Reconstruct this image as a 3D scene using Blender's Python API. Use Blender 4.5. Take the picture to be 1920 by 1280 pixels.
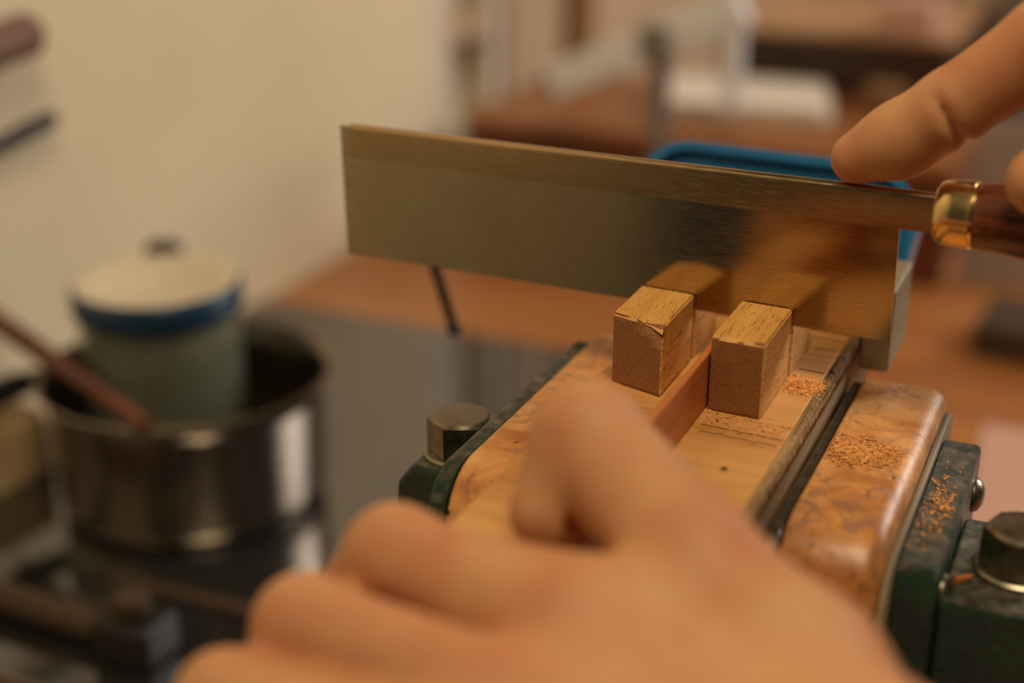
import bpy, bmesh, math, random
import numpy as np
from mathutils import Vector, Matrix, noise as mnoise

# ------------------------------------------------------------------ clear
for o in list(bpy.data.objects):
    bpy.data.objects.remove(o, do_unlink=True)
scene = bpy.context.scene
COL = scene.collection
random.seed(7)
V = Vector
mm = 0.001

# ------------------------------------------------------------------ camera
# world: X along the saw, Y along the mitre board away from the camera, Z up,
# z = 0 is the top of the mitre board
PITCH, YAW = 22.0, 24.2
cam_d = bpy.data.cameras.new('camera')
cam = bpy.data.objects.new('camera', cam_d)
COL.objects.link(cam)
cam.location = (0.0798, -0.3373, 0.160)
cam.rotation_euler = (math.radians(90 - PITCH), 0, math.radians(YAW))
cam_d.sensor_width = 36.0
cam_d.lens = 50.0
cam_d.clip_start = 0.01
cam_d.dof.use_dof = True
cam_d.dof.focus_distance = 0.388
cam_d.dof.aperture_fstop = 4.0
scene.camera = cam

# ------------------------------------------------------------------ world, lights, exposure
w = bpy.data.worlds.new('world')
scene.world = w
w.use_nodes = True
bg = w.node_tree.nodes['Background']
bg.inputs[0].default_value = (1.0, 0.88, 0.68, 1)
bg.inputs[1].default_value = 0.035

def area(name, loc, target, sx, sy, power, col):
    d = bpy.data.lights.new(name, 'AREA')
    d.shape = 'RECTANGLE'; d.size = sx; d.size_y = sy
    d.energy = power; d.color = col
    o = bpy.data.objects.new(name, d); COL.objects.link(o)
    o.location = loc
    o.rotation_euler = (V(target) - V(loc)).to_track_quat('-Z', 'Y').to_euler()
    return o
area('ceiling_lamp_light', (0.18, -0.32, 1.05), (0.0, 0.12, 0), 0.42, 0.42, 9.0, (1.0, 0.81, 0.52))
area('window_light', (1.1, 1.65, 0.90), (-0.3, 0.6, -0.1), 0.9, 0.9, 30, (1.0, 0.93, 0.86))
vs = scene.view_settings
vs.view_transform = 'Standard'
vs.look = 'None'
vs.gamma = 1.0
vs.use_curve_mapping = False
vs.exposure = -0.1

# ------------------------------------------------------------------ materials
def lin(c):
    def f(v):
        v /= 255.0
        return v / 12.92 if v <= 0.04045 else ((v + 0.055) / 1.055) ** 2.4
    return (f(c[0]), f(c[1]), f(c[2]), 1.0)

class NT:
    def __init__(self, name):
        self.m = bpy.data.materials.new(name)
        self.m.use_nodes = True
        self.t = self.m.node_tree
        self.b = self.t.nodes['Principled BSDF']
    def n(self, typ, **kw):
        nd = self.t.nodes.new(typ)
        for k, v in kw.items():
            if k.startswith('i_'):
                nd.inputs[k[2:].replace('_', ' ')].default_value = v
            else:
                setattr(nd, k, v)
        return nd
    def l(self, a, b):
        self.t.links.new(a, b)
    def coords(self, scale=(1, 1, 1), rot=(0, 0, 0)):
        tc = self.n('ShaderNodeTexCoord'); mp = self.n('ShaderNodeMapping')
        mp.inputs['Scale'].default_value = scale
        mp.inputs['Rotation'].default_value = rot
        self.l(tc.outputs['Object'], mp.inputs['Vector'])
        return mp.outputs['Vector']
    def noise(self, vec, scale, detail=4, rough=0.55, dist=0.0):
        nd = self.n('ShaderNodeTexNoise')
        nd.inputs['Scale'].default_value = scale
        nd.inputs['Detail'].default_value = detail
        nd.inputs['Roughness'].default_value = rough
        nd.inputs['Distortion'].default_value = dist
        self.l(vec, nd.inputs['Vector'])
        return nd.outputs['Fac']
    def ramp(self, fac, stops):
        r = self.n('ShaderNodeValToRGB')
        e = r.color_ramp.elements
        while len(e) < len(stops): e.new(0.5)
        for i, (p, c) in enumerate(stops):
            e[i].position = p
            e[i].color = c if len(c) == 4 else (*c, 1)
        self.l(fac, r.inputs['Fac'])
        return r.outputs['Color']
    def mix(self, fac, a, b, mode='MIX'):
        x = self.n('ShaderNodeMix', data_type='RGBA', blend_type=mode)
        for sock, val in ((x.inputs[0], fac), (x.inputs[6], a), (x.inputs[7], b)):
            if isinstance(val, (int, float)): sock.default_value = val
            elif isinstance(val, tuple): sock.default_value = val
            else: self.l(val, sock)
        return x.outputs[2]
    def bump(self, h, strength=0.3, dist=0.0005):
        b = self.n('ShaderNodeBump')
        b.inputs['Strength'].default_value = strength
        b.inputs['Distance'].default_value = dist
        self.l(h, b.inputs['Height'])
        self.l(b.outputs['Normal'], self.b.inputs['Normal'])
    def set(self, **kw):
        for k, v in kw.items():
            s = self.b.inputs[k.replace('_', ' ')]
            if hasattr(v, 'is_output'): self.l(v, s)
            else: s.default_value = v
        return self

W0 = (0, 0, 0, 1); W1 = (1, 1, 1, 1)

def plain(name, col, rough=0.5, metal=0.0, var=0.12, scale=60, bump=0.0):
    k = NT(name)
    c = lin(col)
    v = k.coords()
    f = k.noise(v, scale)
    d = tuple(x * (1 - var) for x in c[:3]) + (1,)
    l2 = tuple(min(1, x * (1 + var)) for x in c[:3]) + (1,)
    k.set(Base_Color=k.ramp(f, [(0.3, d), (0.7, l2)]), Roughness=rough, Metallic=metal)
    if bump: k.bump(f, bump, 0.0004)
    return k.m

def wood(name, light, dark, axis='Y', grain=420, fleck=0.5, rough=0.55, ring=60, stain=None, bump=0.25):
    k = NT(name)
    st = {'X': (0.06, 1, 1), 'Y': (1, 0.06, 1), 'Z': (1, 1, 0.06)}[axis]
    v = k.coords(st)
    fine = k.noise(v, grain, 5, 0.6, 0.3)
    broad = k.noise(v, ring, 3, 0.5, 0.8)
    base = k.ramp(broad, [(0.32, lin(dark)), (0.68, lin(light))])
    fl = k.ramp(fine, [(0.36, (0.42, 0.36, 0.30, 1)), (0.47, W1)])
    c = k.mix(fleck, base, fl, 'MULTIPLY')
    if stain:
        v2 = k.coords()
        s = k.noise(v2, stain[1], 4, 0.6)
        c = k.mix(k.ramp(s, [(stain[2], W0), (stain[2] + 0.14, (0.85, 0.85, 0.85, 1))]), c, lin(stain[0]))
    k.set(Base_Color=c, Roughness=rough)
    k.bump(fine, bump, 0.0003)
    return k.m

M = {}
def beech_mat(name, light, dark, end):
    k = NT(name)
    if end:
        v = k.coords((1, 1, 1), (0, 0.55, 0))
        wv = k.n('ShaderNodeTexWave', wave_type='BANDS', bands_direction='X')
        wv.inputs['Scale'].default_value = 260; wv.inputs['Distortion'].default_value = 1.6
        wv.inputs['Detail'].default_value = 3; wv.inputs['Detail Scale'].default_value = 2.0
        k.l(v, wv.inputs['Vector'])
        fine = k.noise(k.coords((0.35, 1, 1), (0, -1.0, 0)), 1500, 4, 0.6)
        c = k.ramp(wv.outputs['Fac'], [(0.0, lin(dark)), (0.35, lin(light))])
        c = k.mix(0.6, c, k.ramp(fine, [(0.35, (0.6, 0.55, 0.5, 1)), (0.5, W1)]), 'MULTIPLY')
    else:
        v = k.coords((1, 0.10, 0.5))
        fine = k.noise(v, 2100, 3, 0.5, 0.2)
        broad = k.noise(k.coords((1, 0.08, 1)), 130, 3, 0.5, 0.5)
        c = k.ramp(broad, [(0.3, lin(dark)), (0.7, lin(light))])
        c = k.mix(0.75, c, k.ramp(fine, [(0.35, (0.45, 0.33, 0.22, 1)), (0.42, W1)]), 'MULTIPLY')
    k.set(Base_Color=c, Roughness=0.55)
    k.bump(fine, 0.25, 0.0003)
    return k.m
M['beech'] = beech_mat('beech_block', (222, 168, 92), (202, 144, 72), False)
M['beech_end'] = beech_mat('beech_end_grain', (152, 102, 62), (134, 88, 52), True)
M['board'] = wood('board_wood', (214, 160, 96), (184, 126, 68), 'X', 420, 0.4, 0.5, 34)
M['board_edge'] = wood('raw_board_edge', (176, 142, 98), (104, 78, 52), 'Y', 260, 0.85, 0.85, 160, None, 0.9)
M['strip'] = wood('strip_wood', (206, 126, 62), (172, 94, 42), 'Y', 600, 0.4, 0.5, 60)
M['grey_wood'] = wood('weathered_wood', (150, 134, 102), (124, 108, 82), 'Y', 300, 0.35, 0.6, 40)
M['worktop'] = wood('worktop_wood', (186, 124, 68), (156, 96, 50), 'X', 60, 0.35, 0.35, 9, None, 0.05)
M['box_wood'] = wood('red_brown_wood', (104, 48, 24), (80, 34, 18), 'X', 90, 0.35, 0.45, 14)
M['box_top'] = wood('brown_top_wood', (158, 100, 58), (130, 78, 42), 'X', 90, 0.35, 0.4, 14)
M['dark_wood'] = wood('dark_brown_wood', (62, 36, 22), (44, 24, 16), 'X', 90, 0.35, 0.5, 14)
M['tan_wood'] = wood('tan_wood', (190, 150, 110), (164, 122, 86), 'Z', 70, 0.3, 0.5, 12)
M['rod_wood'] = wood('red_brown_stick', (120, 66, 42), (86, 44, 28), 'X', 200, 0.4, 0.4, 30)
M['old_handle'] = wood('old_handle_wood', (76, 54, 34), (54, 38, 24), 'X', 200, 0.4, 0.55, 30)
M['offcut'] = wood('cream_offcut', (206, 180, 138), (180, 150, 108), 'X', 120, 0.3, 0.6, 20)

def liner_mat():
    k = NT('aged_varnished_liner')
    v = k.coords((1, 0.25, 1)); u = k.coords()
    broad = k.noise(u, 55, 4, 0.6, 0.6)
    base = k.ramp(broad, [(0.28, lin((150, 84, 36))), (0.5, lin((206, 140, 74))), (0.72, lin((226, 170, 108)))])
    st = k.noise(u, 85, 5, 0.68, 1.2)
    base = k.mix(k.ramp(st, [(0.50, W0), (0.64, (0.75, 0.75, 0.75, 1))]), base, lin((134, 98, 84)))  # mauve-grey stains, coverage raised to paint a cool sheen into the colour
    fine = k.noise(v, 420, 4, 0.6, 0.4)
    base = k.mix(0.55, base, k.ramp(fine, [(0.30, (0.30, 0.24, 0.2, 1)), (0.40, W1)]), 'MULTIPLY')
    pit = k.noise(u, 230, 2, 0.5)
    base = k.mix(k.ramp(pit, [(0.72, W0), (0.76, W1)]), base, lin((70, 44, 26)))
    k.set(Base_Color=base, Roughness=k.ramp(st, [(0.3, (0.30,) * 3), (0.7, (0.48,) * 3)]))
    k.b.inputs['Coat Weight'].default_value = 0.25
    k.b.inputs['Coat Roughness'].default_value = 0.25
    k.bump(k.noise(u, 260, 5, 0.65), 0.5, 0.0006)
    return k.m
M['liner'] = liner_mat()

def casting_mat():
    k = NT('green_painted_iron')
    u = k.coords()
    geo = k.n('ShaderNodeNewGeometry')
    sep = k.n('ShaderNodeSeparateXYZ'); k.l(geo.outputs['True Normal'], sep.inputs[0])
    n1 = k.noise(u, 160, 6, 0.7)
    # paint rubbed off where tools and hands land: the upward faces and the high spots
    mul = k.n('ShaderNodeMath', operation='MULTIPLY_ADD'); mul.inputs[1].default_value = 0.42
    k.l(sep.outputs['Z'], mul.inputs[0]); k.l(n1, mul.inputs[2])
    wear = k.ramp(mul.outputs[0], [(0.80, W0), (0.97, W1)])
    green = k.ramp(k.noise(u, 60, 4), [(0.3, lin((12, 36, 21))), (0.7, lin((26, 62, 38)))])
    worn = k.ramp(k.noise(u, 240, 4), [(0.35, lin((62, 58, 50))), (0.7, lin((140, 130, 114)))])
    k.set(Base_Color=k.mix(wear, green, worn), Roughness=k.ramp(n1, [(0.3, (0.20,) * 3), (0.7, (0.36,) * 3)]))
    mw = k.n('ShaderNodeMath', operation='MULTIPLY'); mw.inputs[1].default_value = 0.45
    k.l(wear, mw.inputs[0]); k.l(mw.outputs[0], k.b.inputs['Metallic'])
    k.bump(k.noise(u, 520, 6, 0.75), 0.9, 0.0013)
    return k.m
M['casting'] = casting_mat()

def brushed(name, col, rough, axis_scale=(0.02, 1, 1), grain=2600, bump=0.05, tint=0.25, aniso=0.4):
    k = NT(name)
    v = k.coords(axis_scale)
    f = k.noise(v, grain, 3, 0.6)
    c = lin(col)
    dk = tuple(x * (1 - tint) for x in c[:3]) + (1,)
    u = k.coords()
    s = k.noise(u, 40, 3, 0.5)
    base = k.mix(k.ramp(s, [(0.5, W0), (0.62, (0.3, 0.3, 0.3, 1))]), k.ramp(f, [(0.3, dk), (0.7, c)]), dk)
    k.set(Base_Color=base, Metallic=1.0, Anisotropic=aniso,
          Roughness=k.ramp(f, [(0.3, (rough * 0.8,) * 3), (0.7, (rough * 1.2,) * 3)]))
    k.bump(f, bump, 0.0002)
    return k.m
M['blade'] = brushed('brushed_blade_steel', (190, 172, 140), 0.13, bump=0.03)
M['spine'] = brushed('brushed_brass_back', (190, 162, 122), 0.26, bump=0.10)
M['brass'] = brushed('polished_brass', (236, 206, 142), 0.20, (1, 1, 1), 300, 0.02, 0.12, 0)
M['steel'] = brushed('worn_steel', (150, 142, 128), 0.36, (1, 1, 1), 300, 0.2, 0.3, 0)
M['bolt'] = brushed('zinc_bolt', (160, 152, 134), 0.34, (1, 1, 1), 260, 0.2, 0.3, 0)
M['pot'] = brushed('stainless_pot', (164, 150, 134), 0.26, (1, 1, 0.02), 500, 0.02, 0.15, 0)
M['alu'] = plain('silver_grey_bar', (224, 226, 230), 0.35, 0.0, 0.04)
M['grey_metal'] = plain('grey_post', (124, 116, 108), 0.5, 0.0, 0.1)
M['black'] = plain('black_iron', (26, 20, 17), 0.45, 0.3, 0.25, 200, 0.2)
M['black_plastic'] = plain('black_plastic', (24, 22, 22), 0.5)
M['blue'] = plain('blue_paint', (40, 108, 160), 0.22, 0.0, 0.1, 120, 0.15)
M['blue_band'] = plain('blue_lid_band', (16, 58, 84), 0.35)
M['cream'] = plain('cream_lid', (206, 190, 162), 0.5, 0, 0.05)
M['paper'] = plain('white_paper', (226, 212, 196), 0.8, 0, 0.03)
M['pink'] = plain('pink_card', (196, 150, 132), 0.7, 0, 0.05)
M['wall'] = plain('cream_plaster', (222, 205, 172), 0.9, 0, 0.05, 7, 0.1)
M['trim'] = plain('white_paint_trim', (212, 198, 176), 0.6, 0, 0.04, 10)
M['grey_gap'] = plain('grey_brown_paint', (120, 104, 92), 0.7, 0, 0.06, 10)
M['tan_paint'] = plain('tan_paint', (186, 156, 124), 0.7, 0, 0.05, 8)
M['ochre'] = plain('ochre_brown_paint', (128, 88, 46), 0.6, 0, 0.08, 12)
M['grey_pink'] = plain('grey_pink_card', (150, 128, 120), 0.8, 0, 0.05, 12)
M['brown_red'] = plain('brown_leather', (112, 78, 66), 0.6, 0, 0.1, 80)
M['glue'] = plain('olive_glue', (108, 98, 60), 0.35, 0, 0.15, 30)
M['pane'] = plain('frosted_pane', (206, 192, 168), 0.35, 0, 0.04, 6)
M['nail'] = plain('fingernail', (214, 164, 128), 0.3, 0, 0.05)
M['floor'] = plain('dull_floor', (96, 80, 60), 0.7, 0, 0.1, 5)

def rosewood():
    k = NT('rosewood_handle')
    v = k.coords((0.05, 1, 1))
    f = k.noise(v, 260, 4, 0.6, 1.0)
    k.set(Base_Color=k.ramp(f, [(0.35, lin((48, 18, 10))), (0.6, lin((120, 56, 26)))]), Roughness=0.28)
    k.b.inputs['Coat Weight'].default_value = 0.5
    k.b.inputs['Coat Roughness'].default_value = 0.12
    return k.m
M['rosewood'] = rosewood()

def hob_glass():
    k = NT('black_hob_glass')
    f = k.noise(k.coords(), 30)
    k.set(Base_Color=k.ramp(f, [(0.3, (0.012, 0.012, 0.012, 1)), (0.7, (0.02, 0.019, 0.018, 1))]), Roughness=0.06, IOR=2.5)
    return k.m
M['hob'] = hob_glass()

def jar_glass():
    k = NT('jar_glass')
    f = k.noise(k.coords(), 30)
    k.set(Base_Color=k.ramp(f, [(0.3, (0.62, 0.66, 0.54, 1)), (0.7, (0.70, 0.74, 0.62, 1))]), Roughness=0.05, IOR=1.3)
    k.b.inputs['Transmission Weight'].default_value = 0.9
    return k.m
M['glass'] = jar_glass()

def skin_mat(name, base, red):
    k = NT(name)
    u = k.coords()
    blot = k.noise(u, 38, 4, 0.55)
    c = k.ramp(blot, [(0.34, lin(base)), (0.68, lin(red))])
    k.set(Base_Color=c, Roughness=0.58)
    k.b.inputs['Subsurface Weight'].default_value = 0.22
    k.b.inputs['Subsurface Radius'].default_value = (1.0, 0.35, 0.18)
    k.b.inputs['Subsurface Scale'].default_value = 0.004
    vor = k.n('ShaderNodeTexVoronoi', feature='DISTANCE_TO_EDGE')
    vor.inputs['Scale'].default_value = 900
    k.l(u, vor.inputs['Vector'])
    k.bump(vor.outputs['Distance'], 0.10, 0.0003)
    return k.m
M['skin'] = skin_mat('skin', (200, 150, 104), (188, 120, 82))

def dust_mat():
    k = NT('sawdust')
    f = k.noise(k.coords(), 900)
    k.set(Base_Color=k.ramp(f, [(0.35, lin((196, 122, 58))), (0.65, lin((236, 172, 98)))]), Roughness=0.9)
    return k.m
M['dust'] = dust_mat()

# ------------------------------------------------------------------ mesh helpers (world coordinates)
def bevel_all(bm, geom_edges, width, seg=2):
    if width > 0:
        bmesh.ops.bevel(bm, geom=geom_edges, offset=width, segments=seg, affect='EDGES', profile=0.6, clamp_overlap=True)

def box(x0, x1, y0, y1, z0, z1, bev=0.0, seg=2, bm=None):
    own = bm is None
    if own: bm = bmesh.new()
    vs_ = [bm.verts.new((x, y, z)) for x in (x0, x1) for y in (y0, y1) for z in (z0, z1)]
    f = [(0, 1, 3, 2), (4, 6, 7, 5), (0, 4, 5, 1), (2, 3, 7, 6), (0, 2, 6, 4), (1, 5, 7, 3)]
    fs = [bm.faces.new([vs_[i] for i in q]) for q in f]
    bmesh.ops.recalc_face_normals(bm, faces=fs)
    if bev: bevel_all(bm, list({e for q in fs for e in q.edges}), bev, seg)
    return bm

def hexa(bottom, top, bev=0.0, seg=2):
    """bottom and top: four points each, same winding"""
    bm = bmesh.new()
    b = [bm.verts.new(p) for p in bottom]; t = [bm.verts.new(p) for p in top]
    fs = [bm.faces.new(b[::-1]), bm.faces.new(t)]
    for i in range(4):
        j = (i + 1) % 4
        fs.append(bm.faces.new((b[i], b[j], t[j], t[i])))
    bmesh.ops.recalc_face_normals(bm, faces=fs)
    if bev: bevel_all(bm, bm.edges[:], bev, seg)
    return bm

def prism(pts, axis, a0, a1, bm=None):
    """2D outline extruded along an axis; pts order: (u, v) = the other two axes in xyz order"""
    if bm is None: bm = bmesh.new()
    def mk(u, v, a):
        return {'X': (a, u, v), 'Y': (u, a, v), 'Z': (u, v, a)}[axis]
    A = [bm.verts.new(mk(u, v, a0)) for u, v in pts]
    B = [bm.verts.new(mk(u, v, a1)) for u, v in pts]
    n = len(pts)
    fs = [bm.faces.new(A), bm.faces.new(B[::-1])]
    for i in range(n):
        j = (i + 1) % n
        fs.append(bm.faces.new((A[i], B[i], B[j], A[j])))
    bmesh.ops.recalc_face_normals(bm, faces=fs)
    return bm

def frame_of(d):
    d = d.normalized()
    a = V((0, 0, 1)) if abs(d.z) < 0.9 else V((1, 0, 0))
    u = d.cross(a).normalized(); v = d.cross(u).normalized()
    return u, v

def tube(path, radii, seg=20, bm=None, cap=True):
    if bm is None: bm = bmesh.new()
    path = [V(p) for p in path]
    if not hasattr(radii, '__len__'): radii = [radii] * len(path)
    rings = []
    u = None
    for i, p in enumerate(path):
        d = (path[min(i + 1, len(path) - 1)] - path[max(i - 1, 0)]).normalized()
        if u is None: u, v = frame_of(d)
        else:
            u = (u - d * u.dot(d)).normalized(); v = d.cross(u).normalized()
        rings.append([bm.verts.new(p + (u * math.cos(2 * math.pi * k / seg) + v * math.sin(2 * math.pi * k / seg)) * radii[i]) for k in range(seg)])
    fs = []
    for a, b in zip(rings, rings[1:]):
        for k in range(seg):
            fs.append(bm.faces.new((a[k], a[(k + 1) % seg], b[(k + 1) % seg], b[k])))
    if cap:
        fs.append(bm.faces.new(rings[0][::-1])); fs.append(bm.faces.new(rings[-1]))
    bmesh.ops.recalc_face_normals(bm, faces=fs)
    return bm

def lathe(profile, c, axis='Z', seg=48, bm=None):
    """profile: (radius, offset along axis) pairs, open ends closed when radius is 0"""
    if bm is None: bm = bmesh.new()
    c = V(c)
    def mk(r, h, k):
        a = 2 * math.pi * k / seg
        x, y = r * math.cos(a), r * math.sin(a)
        return c + {'Z': V((x, y, h)), 'X': V((h, x, y)), 'Y': V((x, h, y))}[axis]
    rings = []
    for r, h in profile:
        if r < 1e-7: rings.append([bm.verts.new(mk(0, h, 0))])
        else: rings.append([bm.verts.new(mk(r, h, k)) for k in range(seg)])
    fs = []
    for a, b in zip(rings, rings[1:]):
        for k in range(seg):
            j = (k + 1) % seg
            q = []
            for vtx in (a[k % len(a)], a[j % len(a)], b[j % len(b)], b[k % len(b)]):
                if vtx not in q: q.append(vtx)
            if len(q) > 2: fs.append(bm.faces.new(q))
    bmesh.ops.recalc_face_normals(bm, faces=fs)
    return bm

def world_loc(o):
    p = V((0, 0, 0))
    while o is not None:
        p += o.location; o = o.parent
    return p

def obj(name, bm, mat, parent=None, smooth=None, origin=None):
    """links the bmesh (world coordinates) as ONE mesh object"""
    me = bpy.data.meshes.new(name)
    if parent is None and origin is None:
        xs = [v.co for v in bm.verts]
        lo = V((min(p.x for p in xs), min(p.y for p in xs), min(p.z for p in xs)))
        hi = V((max(p.x for p in xs), max(p.y for p in xs), max(p.z for p in xs)))
        origin = V(((lo.x + hi.x) / 2, (lo.y + hi.y) / 2, lo.z))
    base = world_loc(parent) if parent else V((0, 0, 0))
    off = V(origin) if origin is not None and parent is None else base
    for v in bm.verts: v.co -= off
    bm.to_mesh(me); bm.free()
    me.materials.append(M[mat])
    o = bpy.data.objects.new(name, me); COL.objects.link(o)
    if parent: o.parent = parent
    else: o.location = off
    if smooth is not None:
        me.shade_smooth()
        if smooth < 179:
            me.set_sharp_from_angle(angle=math.radians(smooth))
    return o

def tag(o, label, cat, group=None, kind=None):
    o['label'] = label; o['category'] = cat
    if group: o['group'] = group
    if kind: o['kind'] = kind
    return o

def thing(name, label, cat, loc):
    o = bpy.data.objects.new(name, None); COL.objects.link(o)
    o.location = loc; o.empty_display_size = 0.02
    return tag(o, label, cat)

def struct(name, bm, mat, parent=None):
    o = obj(name, bm, mat, parent)
    if not parent: o['kind'] = 'structure'
    return o

# ------------------------------------------------------------------ the room
ZT = -0.200                       # worktop height
XW = -0.485                       # left wall plane
struct('floor', box(-2.0, 2.2, -2.0, 3.0, -1.12, -1.10), 'floor')
struct('wall_left', box(XW - 0.10, XW, -0.9, 0.752, -1.10, 1.30), 'wall')
struct('wall_back', box(XW - 0.9, 2.0, 2.20, 2.30, -1.10, 1.30), 'tan_paint')
# glazed frame in the left wall beyond the plaster
w1 = struct('window_1', box(XW - 0.06, XW - 0.004, 0.752, 0.792, -0.199, 1.30, 0.002), 'trim')
obj('stile', box(XW - 0.06, XW - 0.004, 0.880, 0.900, -0.199, 1.30, 0.002), 'trim', w1)
obj('rail', box(XW - 0.055, XW - 0.006, 0.7922, 0.8798, -0.071, -0.055, 0.002), 'tan_paint', w1)
obj('rail', box(XW - 0.055, XW - 0.006, 0.7922, 0.8798, -0.199, -0.150, 0.002), 'trim', w1)
obj('pane', box(XW - 0.040, XW - 0.034, 0.7922, 0.8798, -0.1498, -0.0712), 'pane', w1)
obj('pane', box(XW - 0.040, XW - 0.034, 0.7922, 0.8798, -0.0548, 1.30), 'pane', w1)
struct('trim_1', box(XW - 0.06, XW - 0.012, 0.902, 0.932, -0.199, 1.30, 0.002), 'grey_gap')
struct('door_1', box(XW - 0.05, XW - 0.010, 0.934, 1.075, -0.199, 1.30, 0.003), 'tan_paint')
struct('trim_2', box(XW - 0.06, XW + 0.004, 1.077, 1.135, -0.199, 1.30, 0.003), 'ochre')
struct('wall_left_far', box(XW - 0.10, XW, 1.137, 2.198, -1.10, 1.30), 'tan_paint')

# worktop and its cabinet below
wt = tag(obj('worktop', box(XW + 0.001, 0.62, -0.16, 1.30, ZT - 0.038, ZT, 0.003), 'worktop'),
         'long orange-brown wooden worktop carrying the black hob and the vise', 'worktop')
cb = thing('base_cabinet', 'plain wooden base cabinet under the orange-brown worktop', 'cabinet', (0.06, 0.6, -1.10))
obj('body', box(XW + 0.003, 0.60, -0.12, 1.28, -1.0995, ZT - 0.0385, 0.003), 'tan_wood', cb)
for i in range(3):
    x0 = XW + 0.02 + i * 0.355
    d = obj('door', box(x0, x0 + 0.345, -0.138, -0.1205, -1.02, -0.26, 0.003), 'tan_wood', cb)
    obj('handle', tube([(x0 + 0.30, -0.139, -0.40), (x0 + 0.30, -0.160, -0.395), (x0 + 0.30, -0.160, -0.305), (x0 + 0.30, -0.139, -0.30)], 0.005, 10), 'steel', d, 60)

# induction hob
hob = thing('induction_hob', 'black glass hob plate under the saucepan', 'hob', (-0.28, 0.25, ZT))
obj('glass_plate', box(-0.474, -0.075, 0.030, 0.460, ZT + 0.0005, ZT + 0.008, 0.002, 3), 'hob', hob)
HZ = ZT + 0.0081

# ------------------------------------------------------------------ mitre board (bench hook)
SLOPE = -0.060                    # the saw's slight turn: y falls with x
def ysaw(x): return 0.0305 + SLOPE * x
bh = thing('mitre_board', 'orange wooden sawing board with four beech guide blocks clamped in the vise', 'sawing board', (-0.02, 0.0, -0.024))
obj('base_board', box(-0.0500, 0.0092, -0.128, 0.135, -0.024, 0.0, 0.0006, 2), 'board', bh)
# raw, splintered right-hand lipping
bm = bmesh.new()
n = 620
rows = []
for i in range(n + 1):
    y = -0.1275 + 0.2620 * i / n
    r = lambda s: s * (random.random() - 0.5)
    rows.append([bm.verts.new(p) for p in (
        (0.0093, y, -0.0235), (0.0093, y, -0.0001 + r(0.0004)), (0.0104 + r(0.0004), y, 0.0002 + r(0.0007)),
        (0.0115 + r(0.0004), y, -0.0006 + r(0.0006)), (0.0118 + r(0.0005), y, -0.0030 + r(0.0006)),
        (0.0113 + r(0.0006), y, -0.0052), (0.0108, y, -0.0080), (0.0108, y, -0.0235))])
for a, b in zip(rows, rows[1:]):
    for k in range(8):
        bm.faces.new((a[k], b[k], b[(k + 1) % 8], a[(k + 1) % 8]))
bm.faces.new(rows[0]); bm.faces.new(rows[-1][::-1])
bmesh.ops.recalc_face_normals(bm, faces=bm.faces[:])
lp = obj('edge_lipping', bm, 'board_edge', bh); lp['label'] = 'rough splintered grey-brown edge'
# far crosspiece
obj('end_fence', hexa([(-0.050, 0.0705, -0.0), (0.0093, 0.0705, -0.0), (0.0093, 0.1010, 0.0), (-0.050, 0.1010, 0.0)],
                      [(-0.050, 0.0705, 0.016), (0.0093, 0.0705, 0.016), (0.0093, 0.1010, 0.016), (-0.050, 0.1010, 0.016)], 0.0012), 'grey_wood', bh)
obj('end_fence', box(0.0125, 0.0212, 0.0705, 0.1010, -0.0105, 0.0160, 0.0014, 3), 'grey_wood', bh)

def guide_block(x0, x1, yf0, yf1, yb0, yb1, h, chips, seed):
    """finely cut block whose top front arris is chipped"""
    rnd = random.Random(seed)
    bm = bmesh.new()
    nx, ny, nz = 36, 24, 24
    def P(i, j, k):
        u, v_, t = i / nx, j / ny, k / nz
        yf = yf0 + (yf1 - yf0) * u; yb = yb0 + (yb1 - yb0) * u
        p = V((x0 + (x1 - x0) * u, yf + (yb - yf) * v_, h * t))
        # rounded, slightly worn edges
        ex = 1 if i in (0, nx) else 0; ey = 1 if j in (0, ny) else 0; ez = 1 if k in (0, nz) else 0
        if ex + ey + ez >= 2:
            q = 0.0003 + 0.00018 * rnd.random()
            if i == 0: p.x += q
            if i == nx: p.x -= q
            if j == 0: p.y += q
            if j == ny: p.y -= q
            if k == nz: p.z -= q
        # chips out of the top front edge
        if k == nz or j == 0:
            for cu, cw, cd, ch in chips:
                a = max(0, 1 - abs(u - cu) / cw)
                if a > 0:
                    dz = h - p.z; dy = p.y - yf
                    if k == nz and dy < cd * 2: p.z -= ch * a * max(0, 1 - dy / (cd * 2))
                    if j == 0 and dz < ch * 2: p.y += cd * a * max(0, 1 - dz / (ch * 2))
        return p
    cache = {}
    def vert(i, j, k):
        if (i, j, k) not in cache: cache[(i, j, k)] = bm.verts.new(P(i, j, k))
        return cache[(i, j, k)]
    def quad(*q): bm.faces.new([vert(*c) for c in q])
    for i in range(nx):
        for j in range(ny):
            quad((i, j, 0), (i, j + 1, 0), (i + 1, j + 1, 0), (i + 1, j, 0))
            quad((i, j, nz), (i + 1, j, nz), (i + 1, j + 1, nz), (i, j + 1, nz))
        for k in range(nz):
            quad((i, 0, k), (i + 1, 0, k), (i + 1, 0, k + 1), (i, 0, k + 1))
            quad((i, ny, k), (i, ny, k + 1), (i + 1, ny, k + 1), (i + 1, ny, k))
    for j in range(ny):
        for k in range(nz):
            quad((0, j, k), (0, j, k + 1), (0, j + 1, k + 1), (0, j + 1, k))
            quad((nx, j, k), (nx, j + 1, k), (nx, j + 1, k + 1), (nx, j, k + 1))
    bmesh.ops.recalc_face_normals(bm, faces=bm.faces[:])
    o = obj('guide_block', bm, 'beech', bh)
    o.data.materials.append(M['beech_end'])
    for f in o.data.polygons:
        if abs(f.normal.y) > 0.75: f.material_index = 1
    return o
G = 0.00065
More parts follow.
